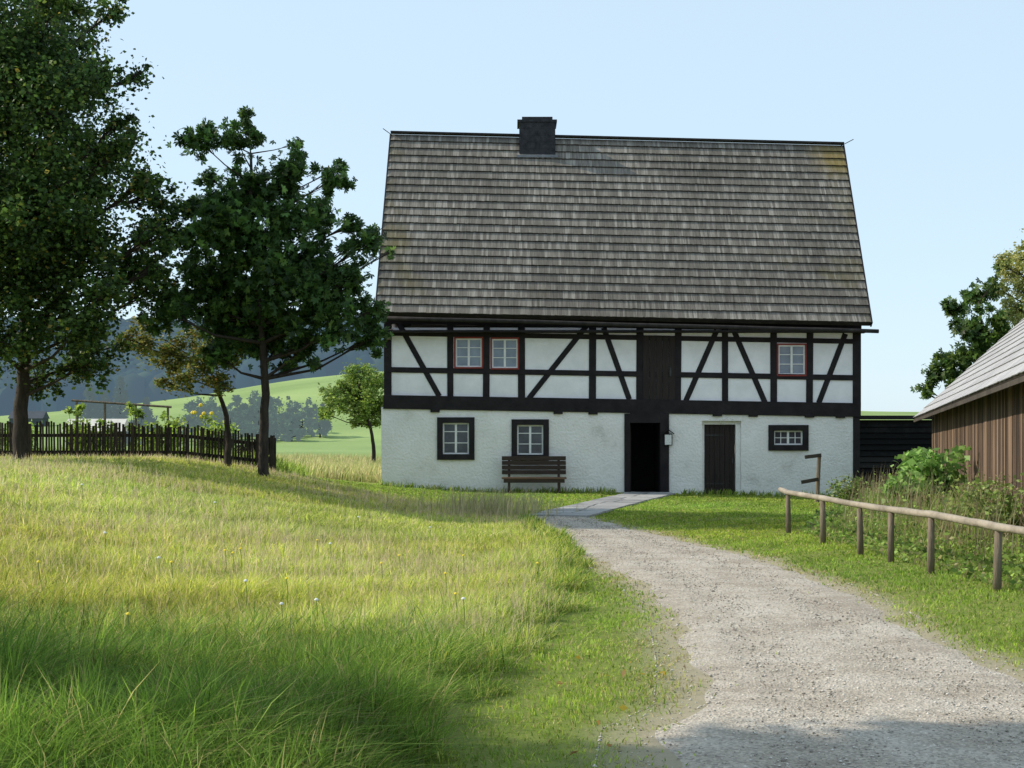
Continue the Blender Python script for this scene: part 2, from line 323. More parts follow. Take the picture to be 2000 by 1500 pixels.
for k,(x,a,bb) in enumerate(((xul,eL,rL),(xur,eR,rR))):
    gb=MB(); zb=fz(640)+(.12 if k==0 else -.12); zt=bb.z-.25; x2=x+(.2 if k==0 else -.2)
    gb.v+=[(x,Y0,zb),(x,YB,zb),(x,YR,zt),(x2,Y0,zb),(x2,YB,zb),(x2,YR,zt)]; gb.f+=[(0,1,2),(5,4,3),(0,3,4,1),(1,4,5,2),(2,5,3,0)]
    gb.build('gable_boarding',M['timber'],house)
def beam(x1,y1,x2,y2,w,out,name,inn=.12,base=Y0,mat='timber',mb=None,parent=None):
    a=Vector((fx(x1),fz(y1))); b=Vector((fx(x2),fz(y2))); d=(b-a).normalized(); p=Vector((-d.y,d.x))*(w/SCL/2)
    m_=mb or MB(); m_.prism([a-p,a+p,b+p,b-p],base-out,base+inn)
    if mb is None: return m_.build(name,M[mat],parent or house,bevel=.006)
j=lambda v: v+random.uniform(-1,1)
def lin(x,a,b): return a+(b-a)*(x-760)/(1675-760)
beam(752,624,1682,640,17,.05,'top_plate')
beam(757,651,1672,667,9.5,.036,'rail'); beam(757,722,1672,738,10.5,.038,'rail')
beam(749,785,1680,801,27,.10,'sill_beam')
for x,w in ((758,15),(880,12),(950,13),(1019,14),(1158,14),(1250,14),(1324,13),(1416,12),(1511,13),(1581,13),(1673,16)):
    beam(j(x),lin(x,622,640),j(x),lin(x,775,792),w,.03+random.uniform(-.002,.002),'post')
for (x1,y1,x2,y2) in ((779,632,858,774),(1146,636,1033,778),(1179,640,1229,780),(1400,645,1339,784),(1434,648,1494,786),(1651,652,1599,787)):
    beam(x1,y1,x2,y2,10.5,.024,'brace')
for x in (850,1090,1158,1400,1470,1580,1640):
    beam(x-9,lin(x,801,814),x+9,lin(x,801,814),6,.07,'joist_end',base=YF)
beam(1672,800,1671,975,13,.02,'corner_post',base=YF)
hb=MB()
for k in range(5):
    x=1256+k*12.6; hb.prism([(fx(x),fz(657)),(fx(x),fz(782)),(fx(x+12),fz(782)),(fx(x+12),fz(657))],Y0-.05-.006*(k%2),Y0+.02)
hatch=hb.build('loft_hatch',M['door'],house)
MB().box(fx(1307),fx(1311),Y0-.09,Y0-.055,fz(735),fz(718)).build('handle',M['iron'],hatch)
def window(x0,y0,x1,y1,sw,smat,cols,rows,yf,pane,recess=.04,sout=.03,split=True,lab=None):
    X0,X1,Z0,Z1=fx(x0),fx(x1),fz(y1),fz(y0); s=sw/SCL
    m_=MB(); m_.box(X0-s,X0,yf-sout,yf+.1,Z0-s,Z1+s); m_.box(X1,X1+s,yf-sout,yf+.1,Z0-s,Z1+s)
    m_.box(X0,X1,yf-sout+.002,yf+.1,Z1,Z1+s); m_.box(X0,X1,yf-sout-.015,yf+.1,Z0-s,Z0)
    w=m_.build('window',M[smat],house,bevel=.004)
    if lab: w['label']=lab
    f=MB(); ya=yf+recess; t=.04
    f.box(X0,X0+t,ya,ya+.06,Z0,Z1); f.box(X1-t,X1,ya,ya+.06,Z0,Z1); f.box(X0+t,X1-t,ya+.002,ya+.06,Z0,Z0+t); f.box(X0+t,X1-t,ya+.002,ya+.06,Z1-t,Z1)
    xm=(X0+X1)/2
    if split: f.box(xm-.03,xm+.03,ya-.004,ya+.055,Z0+t,Z1-t)
    f.build('frame',M['white'],w)
    g_=MB()
    for rr in rows:
        z=Z0+(Z1-Z0)*rr; g_.box(X0+t,X1-t,ya+.008,ya+.045,z-.011,z+.011)
    for cc in cols:
        x=X0+(X1-X0)*cc; g_.box(x-.011,x+.011,ya+.012,ya+.046,Z0+t,Z1-t)
    g_.build('glazing_bars',M['white'],w)
    MB().box(X0+t*.5,X1-t*.5,ya+.03,ya+.036,Z0+t*.5,Z1-t*.5).build('pane',M[pane],w)
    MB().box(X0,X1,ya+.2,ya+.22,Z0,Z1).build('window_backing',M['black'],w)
wl='small white-framed window with thin red trim, '
window(890,661,941,717,3,'red',(),(.36,.68),Y0,'pane_light',recess=.0,sout=.04,lab=wl+'leftmost upstairs')
window(961,662,1011,719,3,'red',(),(.36,.68),Y0,'pane_light',recess=.0,sout=.04,lab=wl+'second from left upstairs')
window(1520,674,1572,732,3,'red',(),(.36,.68),Y0,'pane_light',recess=.0,sout=.04,lab=wl+'at the right upstairs')
window(865,826,916,887,11,'timber',(),(.36,.72),YF,'pane_dark',sout=.05,lab='leftmost ground floor window in a wide black surround')
window(1010,830,1061,888,11,'timber',(),(.36,.72),YF,'pane_dark',sout=.05,lab='ground floor window above the bench in a black surround')
window(1511,841,1567,869,11,'timber',(.25,.75),(.5,),YF,'pane_dark',sout=.05,lab='low wide window in a black surround')
m_=MB(); X0,X1=fx(1219),fx(1306); ZB=-.1
m_.box(X0,fx(1230),YF-.06,YF+.3,ZB,fz(808)); m_.box(fx(1289),X1,YF-.06,YF+.3,ZB,fz(808)); m_.box(fx(1230),fx(1289),YF-.055,YF+.3,fz(826),fz(806))
df=m_.build('entrance_door',M['timber'],house,bevel=.005); df['label']='open front doorway with black timber frame'
d_=MB()
for k in range(6):
    yy=YF+.34+k*.15; d_.box(fx(1231)+.012*(k%2),fx(1231)+.05,yy,yy+.145,ZB+.06,fz(828))
d_.build('door_leaf',M['door'],df)
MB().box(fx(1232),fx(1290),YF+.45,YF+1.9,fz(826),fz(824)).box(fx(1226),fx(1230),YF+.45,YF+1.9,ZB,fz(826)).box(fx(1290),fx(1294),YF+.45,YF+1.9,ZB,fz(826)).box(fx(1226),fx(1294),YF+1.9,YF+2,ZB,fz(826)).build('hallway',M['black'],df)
MB().box(fx(1230),fx(1289),YF-.02,YF+1.9,-.2,0.0).build('threshold',M['door'],df)
MB().box(fx(1214),fx(1311),YF-.42,YF-.061,-.25,.02).build('doorstep',M['stone'],house,bevel=.02)
d2=MB(); xs_=np.linspace(fx(1377),fx(1437),7)
for k in range(6): d2.box(xs_[k]+.004,xs_[k+1]-.004,YF+.22+.004*(k%2),YF+.27,-.2,fz(829))
dd=d2.build('plank_door',M['door'],house); dd['label']='closed dark plank door in a deep whitewashed recess'
MB().box(fx(1431),fx(1433.5),YF+.17,YF+.215,fz(905),fz(895)).build('handle',M['iron'],dd)
for py in (850,945): MB().box(fx(1379),fx(1415),YF+.205,YF+.216,fz(py+1.5),fz(py-1.5)).build('hinge',M['iron'],dd)
m_=MB(); m_.box(fx(1371.2),fx(1376.5),YF+.15,YF+.44,-.2,fz(829)); m_.box(fx(1437.5),fx(1446.8),YF+.10,YF+.44,-.2,fz(829)); m_.box(fx(1371.2),fx(1446.8),YF+.15,YF+.44,fz(829),fz(822.3))
m_.build('door_reveal',M['plaster'],dd)
MB().box(fx(1366),fx(1442),YF-.15,YF+.3,-.3,-.09).build('doorstep',M['stone'],house,bevel=.02)
def slab(a,b,c,d,t):
    n=(b-a).cross(d-a).normalized()*t
    return MB().hexa([a,b,c,d,a-n,b-n,c-n,d-n])
def shingles(mb,shade_bars,a,b,c,d,rows,wid,lift,thick):
    n=(b-a).cross(d-a).normalized(); L_=(b-a).length
    P=lambda s,t:(a*(1-s)+b*s)*(1-t)+(d*(1-s)+c*s)*t
    up_=(d-a).normalized()
    for i in range(rows):
        t0=i/rows; t1=min(1.0,(i+1.3)/rows); s=-.001
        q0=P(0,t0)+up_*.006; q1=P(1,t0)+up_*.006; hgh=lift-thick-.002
        shade_bars.hexa([q0+n*hgh,q1+n*hgh,q1+n*.001,q0+n*.001,q0+up_*.03+n*(hgh-.006),q1+up_*.03+n*(hgh-.006),q1+up_*.03+n*.001,q0+up_*.03+n*.001])  # dark bar under each course stands in for its shadow line
        while s<1:
            w_=wid*random.uniform(.55,1.45)/L_; s2=min(1.001,s+w_); jt=random.uniform(-.0010,.0010)
            l1=lift+random.uniform(0,.003); g0=.0008/L_
            p=[P(s+g0,t0+jt)+n*(l1),P(s2-g0,t0+jt)+n*l1,P(s2-g0,t1)+n*.016,P(s+g0,t1)+n*.016]
            q=[v-n*thick for v in p]
            mb.hexa([p[0],p[1],p[2],p[3],q[0],q[1],q[2],q[3]]); s=s2
ebL=Vector((eL.x,2*YR-eL.y,eL.z)); ebR=Vector((eR.x,2*YR-eR.y,eR.z))
rf=MB(); s1=slab(eL,eR,rR,rL,.10); rf.v+=s1.v; rf.f+=s1.f
s2=slab(ebR,ebL,rL,rR,.10); k0=len(rf.v); rf.v+=s2.v; rf.f+=[tuple(i+k0 for i in f) for f in s2.f]
roof=rf.build('roof',M['gutter'],house)
shade_bars=MB()
sh=MB(); shingles(sh,shade_bars,eL,eR,rR,rL,23,.07,.078,.014); sh.build('front_shingles',M['shingle'],roof)
sh=MB(); shingles(sh,shade_bars,ebR,ebL,rL,rR,23,.2,.078,.012); sh.build('rear_shingles',M['shingle'],roof)
shade_bars.build('course_shadow_bars',M['course_shade'],roof)  # strips added to darken the line below each course
MB().bar(rL+Vector((-.02,-.05,.06)),rR+Vector((.02,-.05,.06)),.26,.05).build('ridge_board',M['gutter'],roof)
for (a,b_) in ((eL,rL),(eR,rR)):
    dx=-.03 if a is eL else .03
    MB().bar(a+Vector((dx,0,-.03)),b_+Vector((dx,0,-.03)),.04,.18,up=(0,-1,.7)).build('verge_board',M['timber'],roof)
g1=Vector(at(752,621,39.25)); g2=Vector(at(1716,647,39.25))
MB().tube([g1.lerp(g2,k/10)+Vector((0,0,random.uniform(-.01,.01))) for k in range(11)],.055,8).build('gutter',M['gutter'],roof,smooth=True)
MB().box(fx(745),fx(1690),39.5,40.2,4.45,4.50).build('soffit',M['timber'],roof)
ch=MB(); cx0,cx1=.22,1.30
ch.box(cx0,cx1,43.05,43.95,9.2,11.0); cb=ch.build('chimney',M['slate'],roof)
MB().box(cx0-.06,cx1+.05,42.99,44.01,11.0,11.07).box(cx0+.08,cx1-.08,43.12,43.88,11.07,11.18).build('chimney_cap',M['slate'],cb)
m_=MB()
for i in range(7):
    s=cx0
    while s<cx1:
        w_=random.uniform(.13,.18); m_.box(s+.003,min(cx1,s+w_),43.02+.004*random.random(),43.05,9.6+i*.2,9.6+i*.2+.197); s+=w_
m_.build('slate_cladding',M['slate'],cb)
MB().box(cx0-.08,cx1+.08,42.90,43.02,9.92,9.99).build('flashing',M['lead'],cb)
MB().tube([at(748,251,43.4),at(766,264,43.4)],.012,5).build('lightning_rod',M['iron'],roof)
MB().tube([at(1640,286,43.4),at(1667,272,43.4)],.012,5).build('lightning_rod',M['iron'],roof)
nb=thing('notice_board','small white notice under a little black roof beside the front door','notice',(fx(1304),YF-.07,fz(870)))
MB().box(fx(1296),fx(1312),YF-.10,YF-.063,fz(870),fz(847)).build('frame',M['timber'],nb)
MB().box(fx(1297.5),fx(1310.5),YF-.106,YF-.1001,fz(868.5),fz(849)).build('paper',M['paper'],nb)
MB().prism([(fx(1293),fz(848)),(fx(1304),fz(840)),(fx(1304),fz(838)),(fx(1292),fz(847))],YF-.15,YF-.05).prism([(fx(1304),fz(840)),(fx(1315),fz(848)),(fx(1316),fz(847)),(fx(1304),fz(838))],YF-.15,YF-.05).build('roof',M['timber'],nb)
# bench
bx0,bx1=-.28,1.49; by=39.35; bz=H(.6,39.3)
bench=thing('bench','brown slatted wooden bench against the white wall under a window','bench',(.6,by,bz))
m_=MB()
for k in range(4):
    z=.52+k*.128; m_.box(bx0,bx1,by+.22+.02*k,by+.25+.02*k,bz+z,bz+z+.116)
m_.build('backrest',M['bench'],bench,bevel=.005)
m_=MB()
for k in range(4): m_.box(bx0,bx1,by-.22+k*.1,by-.22+k*.1+.09,bz+.40,bz+.45)
m_.build('seat',M['benchseat'],bench,bevel=.005)
MB().box(bx0+.05,bx1-.05,by-.205,by-.18,bz+.30,bz+.399).build('seat_rail',M['bench'],bench)
for x in (bx0+.2,bx1-.2):
    MB().box(x-.035,x+.035,by-.179,by-.11,bz-.05,bz+.40).build('leg',M['bench'],bench)
    MB().bar((x,by+.17,bz-.05),(x,by+.34,bz+1.0),.07,.05).build('leg',M['bench'],bench)
    MB().box(x-.025,x+.025,by-.109,by+.2,bz+.34,bz+.399).build('stretcher',M['bench'],bench)
px_=thing('post_with_arms','short grey wooden post with two side arms before the house wall','post',(at(1600,970,36)[0],36,H(7.7,36)))
tp=at(1600,890,36)
MB().tube([(tp[0]-.06,36,H(7.7,36)-.1),(tp[0],36,tp[2])],[.055,.05],8).build('upright',M['post'],px_)
for (p1,p2) in (((1572,893),(1604,889)),((1565,942),(1598,936))):
    MB().bar(at(*p1,35.93),at(*p2,35.93),.05,.09).build('arm',M['barndark'],px_)
bh=thing('nest_box','small wooden nest box on the upper left corner of the house','nest box',(fx(760),Y0-.1,fz(665)))
MB().box(fx(753),fx(766),Y0-.22,Y0-.052,fz(664),fz(648)).build('box',M['post'],bh,bevel=.005)
MB().bar((fx(760),Y0-.25,fz(646)),(fx(760),Y0-.05,fz(643.5)),.24,.02).build('roof',M['barndark'],bh)
# ---------------------------------------------------------------- barn
E1=Vector((10.1,36,2.02)); E2=Vector((5.75,15,2.40)); ax=(E1-E2); ax.z=0; ax.normalize(); pr=Vector((ax.y,-ax.x,0))
barn=thing('barn','brown board barn with low grey shingle roof at the right edge','barn',(9,26,0))
R1=E1+pr*4.3+Vector((0,0,4.0)); R2=E2+pr*4.3+Vector((0,0,4.0)); B1=E1+pr*8.6; B2=E2+pr*8.6
rf=slab(E1,E2,R2,R1,.06); s2=slab(B2,B1,R1,R2,.06); k0=len(rf.v); rf.v+=s2.v; rf.f+=[tuple(i+k0 for i in f) for f in s2.f]
broof=rf.build('roof',M['barndark'],barn)
shade_bars=MB()
sh=MB(); shingles(sh,shade_bars,E1,E2,R2,R1,17,.16,.04,.012); sh.build('shingles',M['barnroof'],broof)
sh=MB(); shingles(sh,shade_bars,B2,B1,R1,R2,17,.4,.04,.012); sh.build('shingles',M['barnroof'],broof)
shade_bars.build('course_shadow_bars',M['barndark'],broof)
W1=E1+pr*.42-ax*.35; W2=E2+pr*.42+ax*.3
m_=MB(); Lw=(W1-W2).length; s=0
while s<Lw:
    w_=random.uniform(.13,.2); p=W2+ax*(s+w_/2); o_=random.uniform(0,.012); zt=2.0+(W2.z-2.0)*(1-s/Lw)+.22
    a=Vector((p.x,p.y,-.3))-pr*o_; b_=Vector((p.x,p.y,zt))-pr*o_
    d=pr*.012; hw=ax*(w_/2-.004)
    m_.hexa([a-hw-d,a+hw-d,b_+hw-d,b_-hw-d,a-hw+d,a+hw+d,b_+hw+d,b_-hw+d]); s+=w_
m_.build('board_wall',M['barnwood'],barn)
iw=MB(); q0=W2+pr*.03; q1=W1+pr*.03; q2=W1+pr*7.7; q3=W2+pr*7.7
def V0(v,z): return Vector((v.x,v.y,z))
iw.hexa([V0(q0,-.3),V0(q1,-.3),V0(q2,-.3),V0(q3,-.3),V0(q0,2.15),V0(q1,2.15),V0(q2,2.15),V0(q3,2.15)])
iw.build('core_wall',M['barndark'],barn)
for q_a,q_b in ((q1,q2),(q0,q3)):
    gb=MB(); mid=(q_a+q_b)/2; gb.v+=[V0(q_a,2.1),V0(q_b,2.1),V0(mid,5.7),V0(q_a,2.1)-ax*.05,V0(q_b,2.1)-ax*.05,V0(mid,5.7)-ax*.05]; gb.f+=[(0,1,2),(5,4,3),(0,3,4,1),(1,4,5,2),(2,5,3,0)]
    gb.build('gable',M['barnwood'],barn)
MB().bar(E1+Vector((0,0,-.06)),E2+Vector((0,0,-.06)),.03,.07).build('fascia',M['barndark'],broof)
hp=W2.lerp(W1,.2); hp.z=1.98
vb=thing('nest_box','small dark wooden box fixed high on the barn boards','nest box',hp)
MB().box(hp.x-.14,hp.x-.03,hp.y-.09,hp.y+.09,hp.z-.12,hp.z+.12).build('box',M['barndark'],vb); MB().box(hp.x-.17,hp.x-.02,hp.y-.11,hp.y+.11,hp.z+.121,hp.z+.14).build('lid',M['barndark'],vb)
shd=thing('lean_to_shed','low black boarded shed between the house and the barn','shed',(12,45,-.1))
m_=MB()
for k in range(13): m_.hexa([(9.75,43.95,-.3+k*.18),(9.75,44.0,-.3+k*.18+.165),(14.5,44.0,-.3+k*.18+.165),(14.5,43.95,-.3+k*.18),(9.75,43.98,-.3+k*.18),(9.75,44.03,-.3+k*.18+.165),(14.5,44.03,-.3+k*.18+.165),(14.5,43.98,-.3+k*.18)])
m_.box(9.8,9.9,44.06,47,-.3,2.1); m_.box(9.8,14.5,47,47.1,-.3,2.1); m_.box(14.4,14.5,44.06,47,-.3,2.1)
m_.build('board_wall',M['shed'],shd)
MB().hexa([(9.6,43.7,2.10),(14.7,43.7,2.10),(14.7,47.3,2.12),(9.6,47.3,2.12),(9.6,43.7,2.2),(14.7,43.7,2.2),(14.7,47.3,2.22),(9.6,47.3,2.22)]).build('roof',M['shed'],shd)
# ---------------------------------------------------------------- railing right
rail=thing('log_railing','low rustic log railing beside the gravel path','railing',(4.7,19,0))
RP=[(1540,1042,965),(1608,1062,976),(1681,1085,990),(1740,1098,998),(1818,1120,1008),(1947,1155,1032)]
pts=[]
for i,(px,pb,ptp) in enumerate(RP):
    D=EYE*F/(pb-HOR); x=(px-1000)/F*D; zt=EYE-(ptp-HOR)/F*D
    lean=random.uniform(-.02,.02)
    MB().tube([(x,D,-.1),(x+lean/2,D,zt*.5),(x+lean,D,zt-.02)],[.045,.042,.038],9).build('post',M['post'],rail,smooth=True)
    pts.append((x,D,zt+.02))
x,D=5.12,12.6; MB().tube([(x,D,-.1),(x,D,.62)],[.05,.045],9).build('post',M['post'],rail,smooth=True); pts.append((x,D,.66)); pts.append((5.2,11.8,.66)); pts.insert(0,(4.47,23.9,.70))
pp=[];rr=[]
for k in range(len(pts)-1):
    a=Vector(pts[k]); b_=Vector(pts[k+1]); m=5
    for q in range(m):
        t=q/m; pp.append(a.lerp(b_,t)+Vector((random.uniform(-.004,.004),0,random.uniform(-.005,.005)))); rr.append(.042+random.uniform(-.003,.004))
pp.append(Vector(pts[-1])); rr.append(.042)
MB().tube(pp,rr,10).build('rail',M['log'],rail,smooth=True)
# ---------------------------------------------------------------- picket fence
pf=thing('picket_fence','dark weathered picket fence around the garden left of the house','fence',(-9,34,.8))
fa_=Vector((-17,34.4)); fb_=Vector((-5.65,34.0)); fc_=Vector((-8.5,44))
m_=MB()
def fencerun(a,b,step):
    Ln=(b-a).length; d=(b-a)/Ln; s=0
    while s<Ln:
        p=a+d*s; g0=H(p.x,p.y); h_=.82+.02*max(0,-5.65-p.x)+random.uniform(-.05,.06); lx=random.uniform(-.03,.03)
        m_.bar((p.x,p.y-.03,g0-.03),(p.x+lx,p.y-.03+random.uniform(-.01,.01),g0+h_),random.uniform(.038,.052),.022,up=(0,1,0)); s+=step*random.uniform(.85,1.15)
    for zz in (.24,.64):
        r_=MB(); k=int(Ln/2)
        for i in range(k):
            p=a+d*(Ln*i/k); q=a+d*(Ln*(i+1)/k); r_.bar((p.x,p.y+.02,H(p.x,p.y)+zz),(q.x,q.y+.02,H(q.x,q.y)+zz),.04,.08)
        r_.build('rail',M['fence'],pf)
    for i in range(int(Ln/2.2)+1):
        p=a+d*min(Ln,i*2.2); MB().tube([(p.x,p.y+.1,H(p.x,p.y)-.1),(p.x,p.y+.1,H(p.x,p.y)+.82)],.045,6).build('post',M['fence'],pf)
fencerun(fa_,fb_,.07); fencerun(fb_,fc_,.16)
m_.build('pickets',M['fence'],pf)
# ---------------------------------------------------------------- trees
GREEN=[((.07,.135,.032),5),((.10,.175,.038),4),((.15,.215,.047),2),((.04,.078,.02),3)]
def leafcloud(name,cent,rad,n,size,pal,mat,parent,palmate=False,asp=.5,wt=None):
    m_=len(cent); w=rad**2 if wt is None else wt; idx=rng.choice(m_,n,p=w/w.sum())
    off=rng.normal(0,1,(n,3)); off/=np.linalg.norm(off,axis=1)[:,None]; off*=(rng.random(n)**.55)[:,None]*np.where(rng.random(n)<.15,1.5,1.0)[:,None]; off[:,2]*=.85
    c=cent[idx]+off*rad[idx][:,None]
    tone=rng.uniform(.7,1.35,m_)[idx]
    col=pick(pal,n,.2)*tone[:,None]
    a=rng.normal(0,1,(n,3)); a[:,2]*=.5; a[:,2]-=.25; a/=np.linalg.norm(a,axis=1)[:,None]
    r=rng.normal(0,1,(n,3)); b_=np.cross(a,r); b_/=np.linalg.norm(b_,axis=1)[:,None]; nn=np.cross(a,b_)
    s=size*rng.uniform(.6,1.25,n)[:,None]
    if palmate:
        Vs=[];Cs=[]
        for k,ang in enumerate((-1.5,-.75,0,.75,1.5)):
            d=a*math.cos(ang)+b_*math.sin(ang); e=-a*math.sin(ang)+b_*math.cos(ang); ln=s*(1-.13*abs(k-2))
            Vs.append(np.stack([c,c+d*ln*.6+e*ln*.21-nn*ln*.04,c+d*ln-nn*ln*.2,c+d*ln*.6-e*ln*.21-nn*ln*.04],1)); Cs.append(col)
        V=np.concatenate(Vs); col=np.concatenate(Cs)
    else:
        V=np.stack([c-a*s*.5,c+b_*s*asp*.5+nn*s*.06,c+a*s*.5-nn*s*.1,c-b_*s*asp*.5+nn*s*.06],1)
    return npmesh(name,V,[(0,1,2,3)],np.clip(col,.003,.9),mat,parent)
def tree(name,label,bx,by,trunk,tr,lobes,nleaf,size,pal,group=None,subs=9,palmate=False,mat='leaf',clr=.42,cat='tree',twigs=True,asp=.5,reach=1.05,fill=0.0):
    gz=H(bx,by); t=thing(name,label,cat,(bx,by,gz),group)
    m_=MB(); P=[Vector(p) for p in trunk]; n=len(P)
    R=[]; Q=[]
    for k in range(n-1):
        for q in range(4):
            u=q/4; Q.append(P[k].lerp(P[k+1],u)+Vector((random.uniform(-.02,.02),random.uniform(-.02,.02),0)))
    Q.append(P[-1]); m=len(Q)
    for k in range(m): R.append(tr*(1-.78*k/(m-1))*(1.35 if k==0 else 1))
    m_.tube(Q,R,9)
    cen=[];rad=[];wt=[]
    for (lx,ly,lz,r) in lobes:
        c=Vector((lx,ly,lz)); hd=math.hypot(lx-Q[-1].x,ly-Q[-1].y)
        cand=[k for k in range(2,m) if Q[k].z<=lz-.35*hd+.1] or [min(m-1,m//3+1)]
        k=max(cand); a=Q[k]; mid=a.lerp(c,.5)+Vector((0,0,-.1*(c-a).length*.5+random.uniform(-.1,.1)))
        r0=max(.012,min(R[k]*.6,.03+.03*r)); m_.tube([a,mid,c],[r0,r0*.6,r0*.3],6,cap=False)
        ws=0
        for s in range(subs):
            o=Vector((random.gauss(0,1),random.gauss(0,1),random.gauss(0,1))); o.normalize(); o*=r*random.uniform(.3,reach); o.z*=.95
            cc=c+o; rs=r*random.uniform(.2,clr+.05); cen.append(cc); rad.append(rs); wt.append(rs*rs); ws+=rs*rs
            if twigs: m_.tube([mid.lerp(c,random.uniform(.3,1)),c+o*.55+Vector((0,0,.03)),cc],[r0*.35,r0*.22,.005],4,cap=False)
        if fill:
            cen.append(c); rad.append(r*1.12); wt.append(ws*fill)
    m_.build('trunk',M['bark'],t,smooth=True)
    leafcloud('crown',np.array([tuple(v) for v in cen]),np.array(rad),nleaf,size,pal,M[mat],t,palmate,asp,np.array(wt))
    return t
def lobespx(L,D,depth,sc=1.0,jit=8):
    out=[]
    for (px,py,r) in L:
        y=D+random.uniform(-1,1)*depth; x,_,z=at(px+random.uniform(-jit,jit),py+random.uniform(-jit,jit),D); out.append((x,y,z,r*D/F*sc))
    return out
P=lambda px,py,D:at(px,py,D)
D=29; L1=[(40,50,110),(165,50,62),(-10,150,140),(130,160,95),(222,190,50),(60,290,150),(200,290,80),(275,355,52),(-70,350,150),(140,420,130),(300,430,64),(20,500,150),(250,530,88),(120,590,120),(215,640,60),(20,660,95),(130,680,72),(-90,600,140),(50,-90,100),(-90,0,140),(60,180,110),(100,340,115),(60,440,115),(236,110,32),(325,470,46),(180,725,40),(60,735,50),(60,540,105),(185,470,85),(0,400,115),(100,110,95),(315,385,42),(335,540,36),(150,240,90),(250,600,58),(285,315,34),(210,25,34),(250,250,32),(30,120,110),(30,240,110),(110,480,100),(300,570,46),(345,440,26)]
bx,by=P(42,880,D)[:2]; g0=H(bx,by)
MAPLE=[((.048,.098,.022),5),((.075,.14,.030),4),((.14,.20,.04),1.8),((.24,.20,.04),.35),((.028,.055,.016),3.5)]
tree('maple_tree','tall dark maple tree behind the meadow at the far left',bx,by,[(bx,by,g0-.1),P(40,800,D),P(48,700,D),P(60,500,D),P(50,250,D),P(60,0,D)],.17,lobespx(L1,D,2.1,.95),118000,.10,MAPLE,subs=17,clr=.30,asp=.75,reach=1.2,fill=.55)
D=30; L3=[(485,285,40),(412,290,34),(565,325,42),(655,358,30),(480,390,66),(405,405,50),(578,430,58),(705,490,36),(640,530,48),(712,600,38),(668,640,48),(560,580,76),(455,520,74),(375,540,56),(350,620,44),(440,640,70),(530,670,54),(714,665,32),(622,400,34),(355,400,26),(510,460,74),(600,520,56),(733,455,20),(390,330,24),(497,243,15),(572,270,13),(403,253,12),(430,690,32),(600,680,38),(520,550,70),(490,610,70),(535,370,48),(450,450,58),(400,470,46),(640,590,46),(690,440,22),(664,322,13),(320,560,26),(690,560,36),(400,600,52),(745,600,14),(420,570,50),(610,620,44),(740,650,16),(755,480,10)]
bx,by=P(515,940,D)[:2]; g0=H(bx,by)
tree('chestnut_tree','dark chestnut tree with bare slim trunk in front of the picket fence end',bx,by,[(bx,by,g0-.1),P(516,860,D),P(518,740,D),P(510,600,D),P(490,420,D),P(490,300,D)],.12,lobespx(L3,D,1.2,.98,5),18500,.135,[((.050,.11,.028),5),((.078,.16,.037),4),((.13,.22,.048),2.2),((.030,.065,.017),3)],subs=15,palmate=True,clr=.29,reach=1.2,fill=.35)
D=31.5; L2=[(300,665,42),(345,700,42),(385,745,36),(275,640,24),(420,705,40),(330,745,26),(455,690,38),(370,650,30),(260,665,16),(440,740,24),(290,700,20)]
bx,by=P(447,915,D)[:2]; g0=H(bx,by)
tree('young_fruit_tree','thin leaning tree with sparse yellowing leaves between the two dark trees',bx,by,[(bx,by,g0-.1),P(446,850,D),P(440,800,D),P(415,745,D),P(380,700,D)],.085,lobespx(L2,D,.7),6500,.10,[((.25,.26,.06),3),((.33,.30,.08),2),((.12,.18,.04),3),((.28,.18,.05),.6)],subs=8,clr=.45,fill=.4)
D=55; L4=[(690,760,36),(660,790,28),(722,775,32),(705,810,24),(735,740,28),(690,728,20),(745,800,28),(650,775,20),(700,745,30),(680,790,28),(720,805,26),(665,755,20),(715,720,16),(640,800,14)]
bx,by=P(728,915,D)[:2]; g0=H(bx,by)
tree('apple_tree','small bright green apple tree standing at the left corner of the house',bx,by,[(bx,by,g0-.1),P(730,870,D),P(722,830,D),P(705,780,D),P(700,745,D)],.09,lobespx(L4,D,.8),15000,.13,[((.22,.34,.065),4),((.32,.42,.09),3),((.11,.19,.045),2)],subs=10,clr=.42,fill=.5,reach=1.15)
D=50; L5=[(1900,640,42),(1870,700,34),(1930,700,42),(1838,725,24),(1915,580,28),(1885,605,24),(1818,765,14),(1950,630,40),(1960,560,22),(1900,760,32),(1855,745,24),(1940,520,16),(1960,740,50),(1900,690,34),(1800,775,10),(1870,655,14)]
bx,by=15.9,50; g0=H(bx,by)
tree('chestnut_tree','dark green tree rising behind the barn roof',bx,by,[(bx,by,g0-.1),P(1925,850,D),P(1925,760,D),P(1920,650,D),P(1912,590,D)],.14,lobespx(L5,D,1.0),4400,.19,GREEN,subs=11,palmate=True,clr=.30,reach=1.2,fill=.25)
D=43; L6=[(1990,560,34),(2012,515,42),(1970,605,28),(2030,600,60),(1988,500,18),(2050,520,50),(2030,450,30),(2060,660,60),(1962,560,16),(2000,620,40),(1985,640,26),(1965,520,10),(1992,530,30),(1990,480,14)]
bx,by=17.0,43; g0=H(bx,by)
tree('willow_tree','pale yellow green tree at the right edge above the barn roof',bx,by,[(bx,by,g0-.1),P(2080,800,D),P(2065,700,D),P(2040,600,D),P(2025,500,D)],.14,lobespx(L6,D,.8),12000,.11,[((.42,.43,.13),3),((.52,.48,.18),2),((.26,.31,.08),2)],subs=10,clr=.42,reach=1.2,fill=.3)
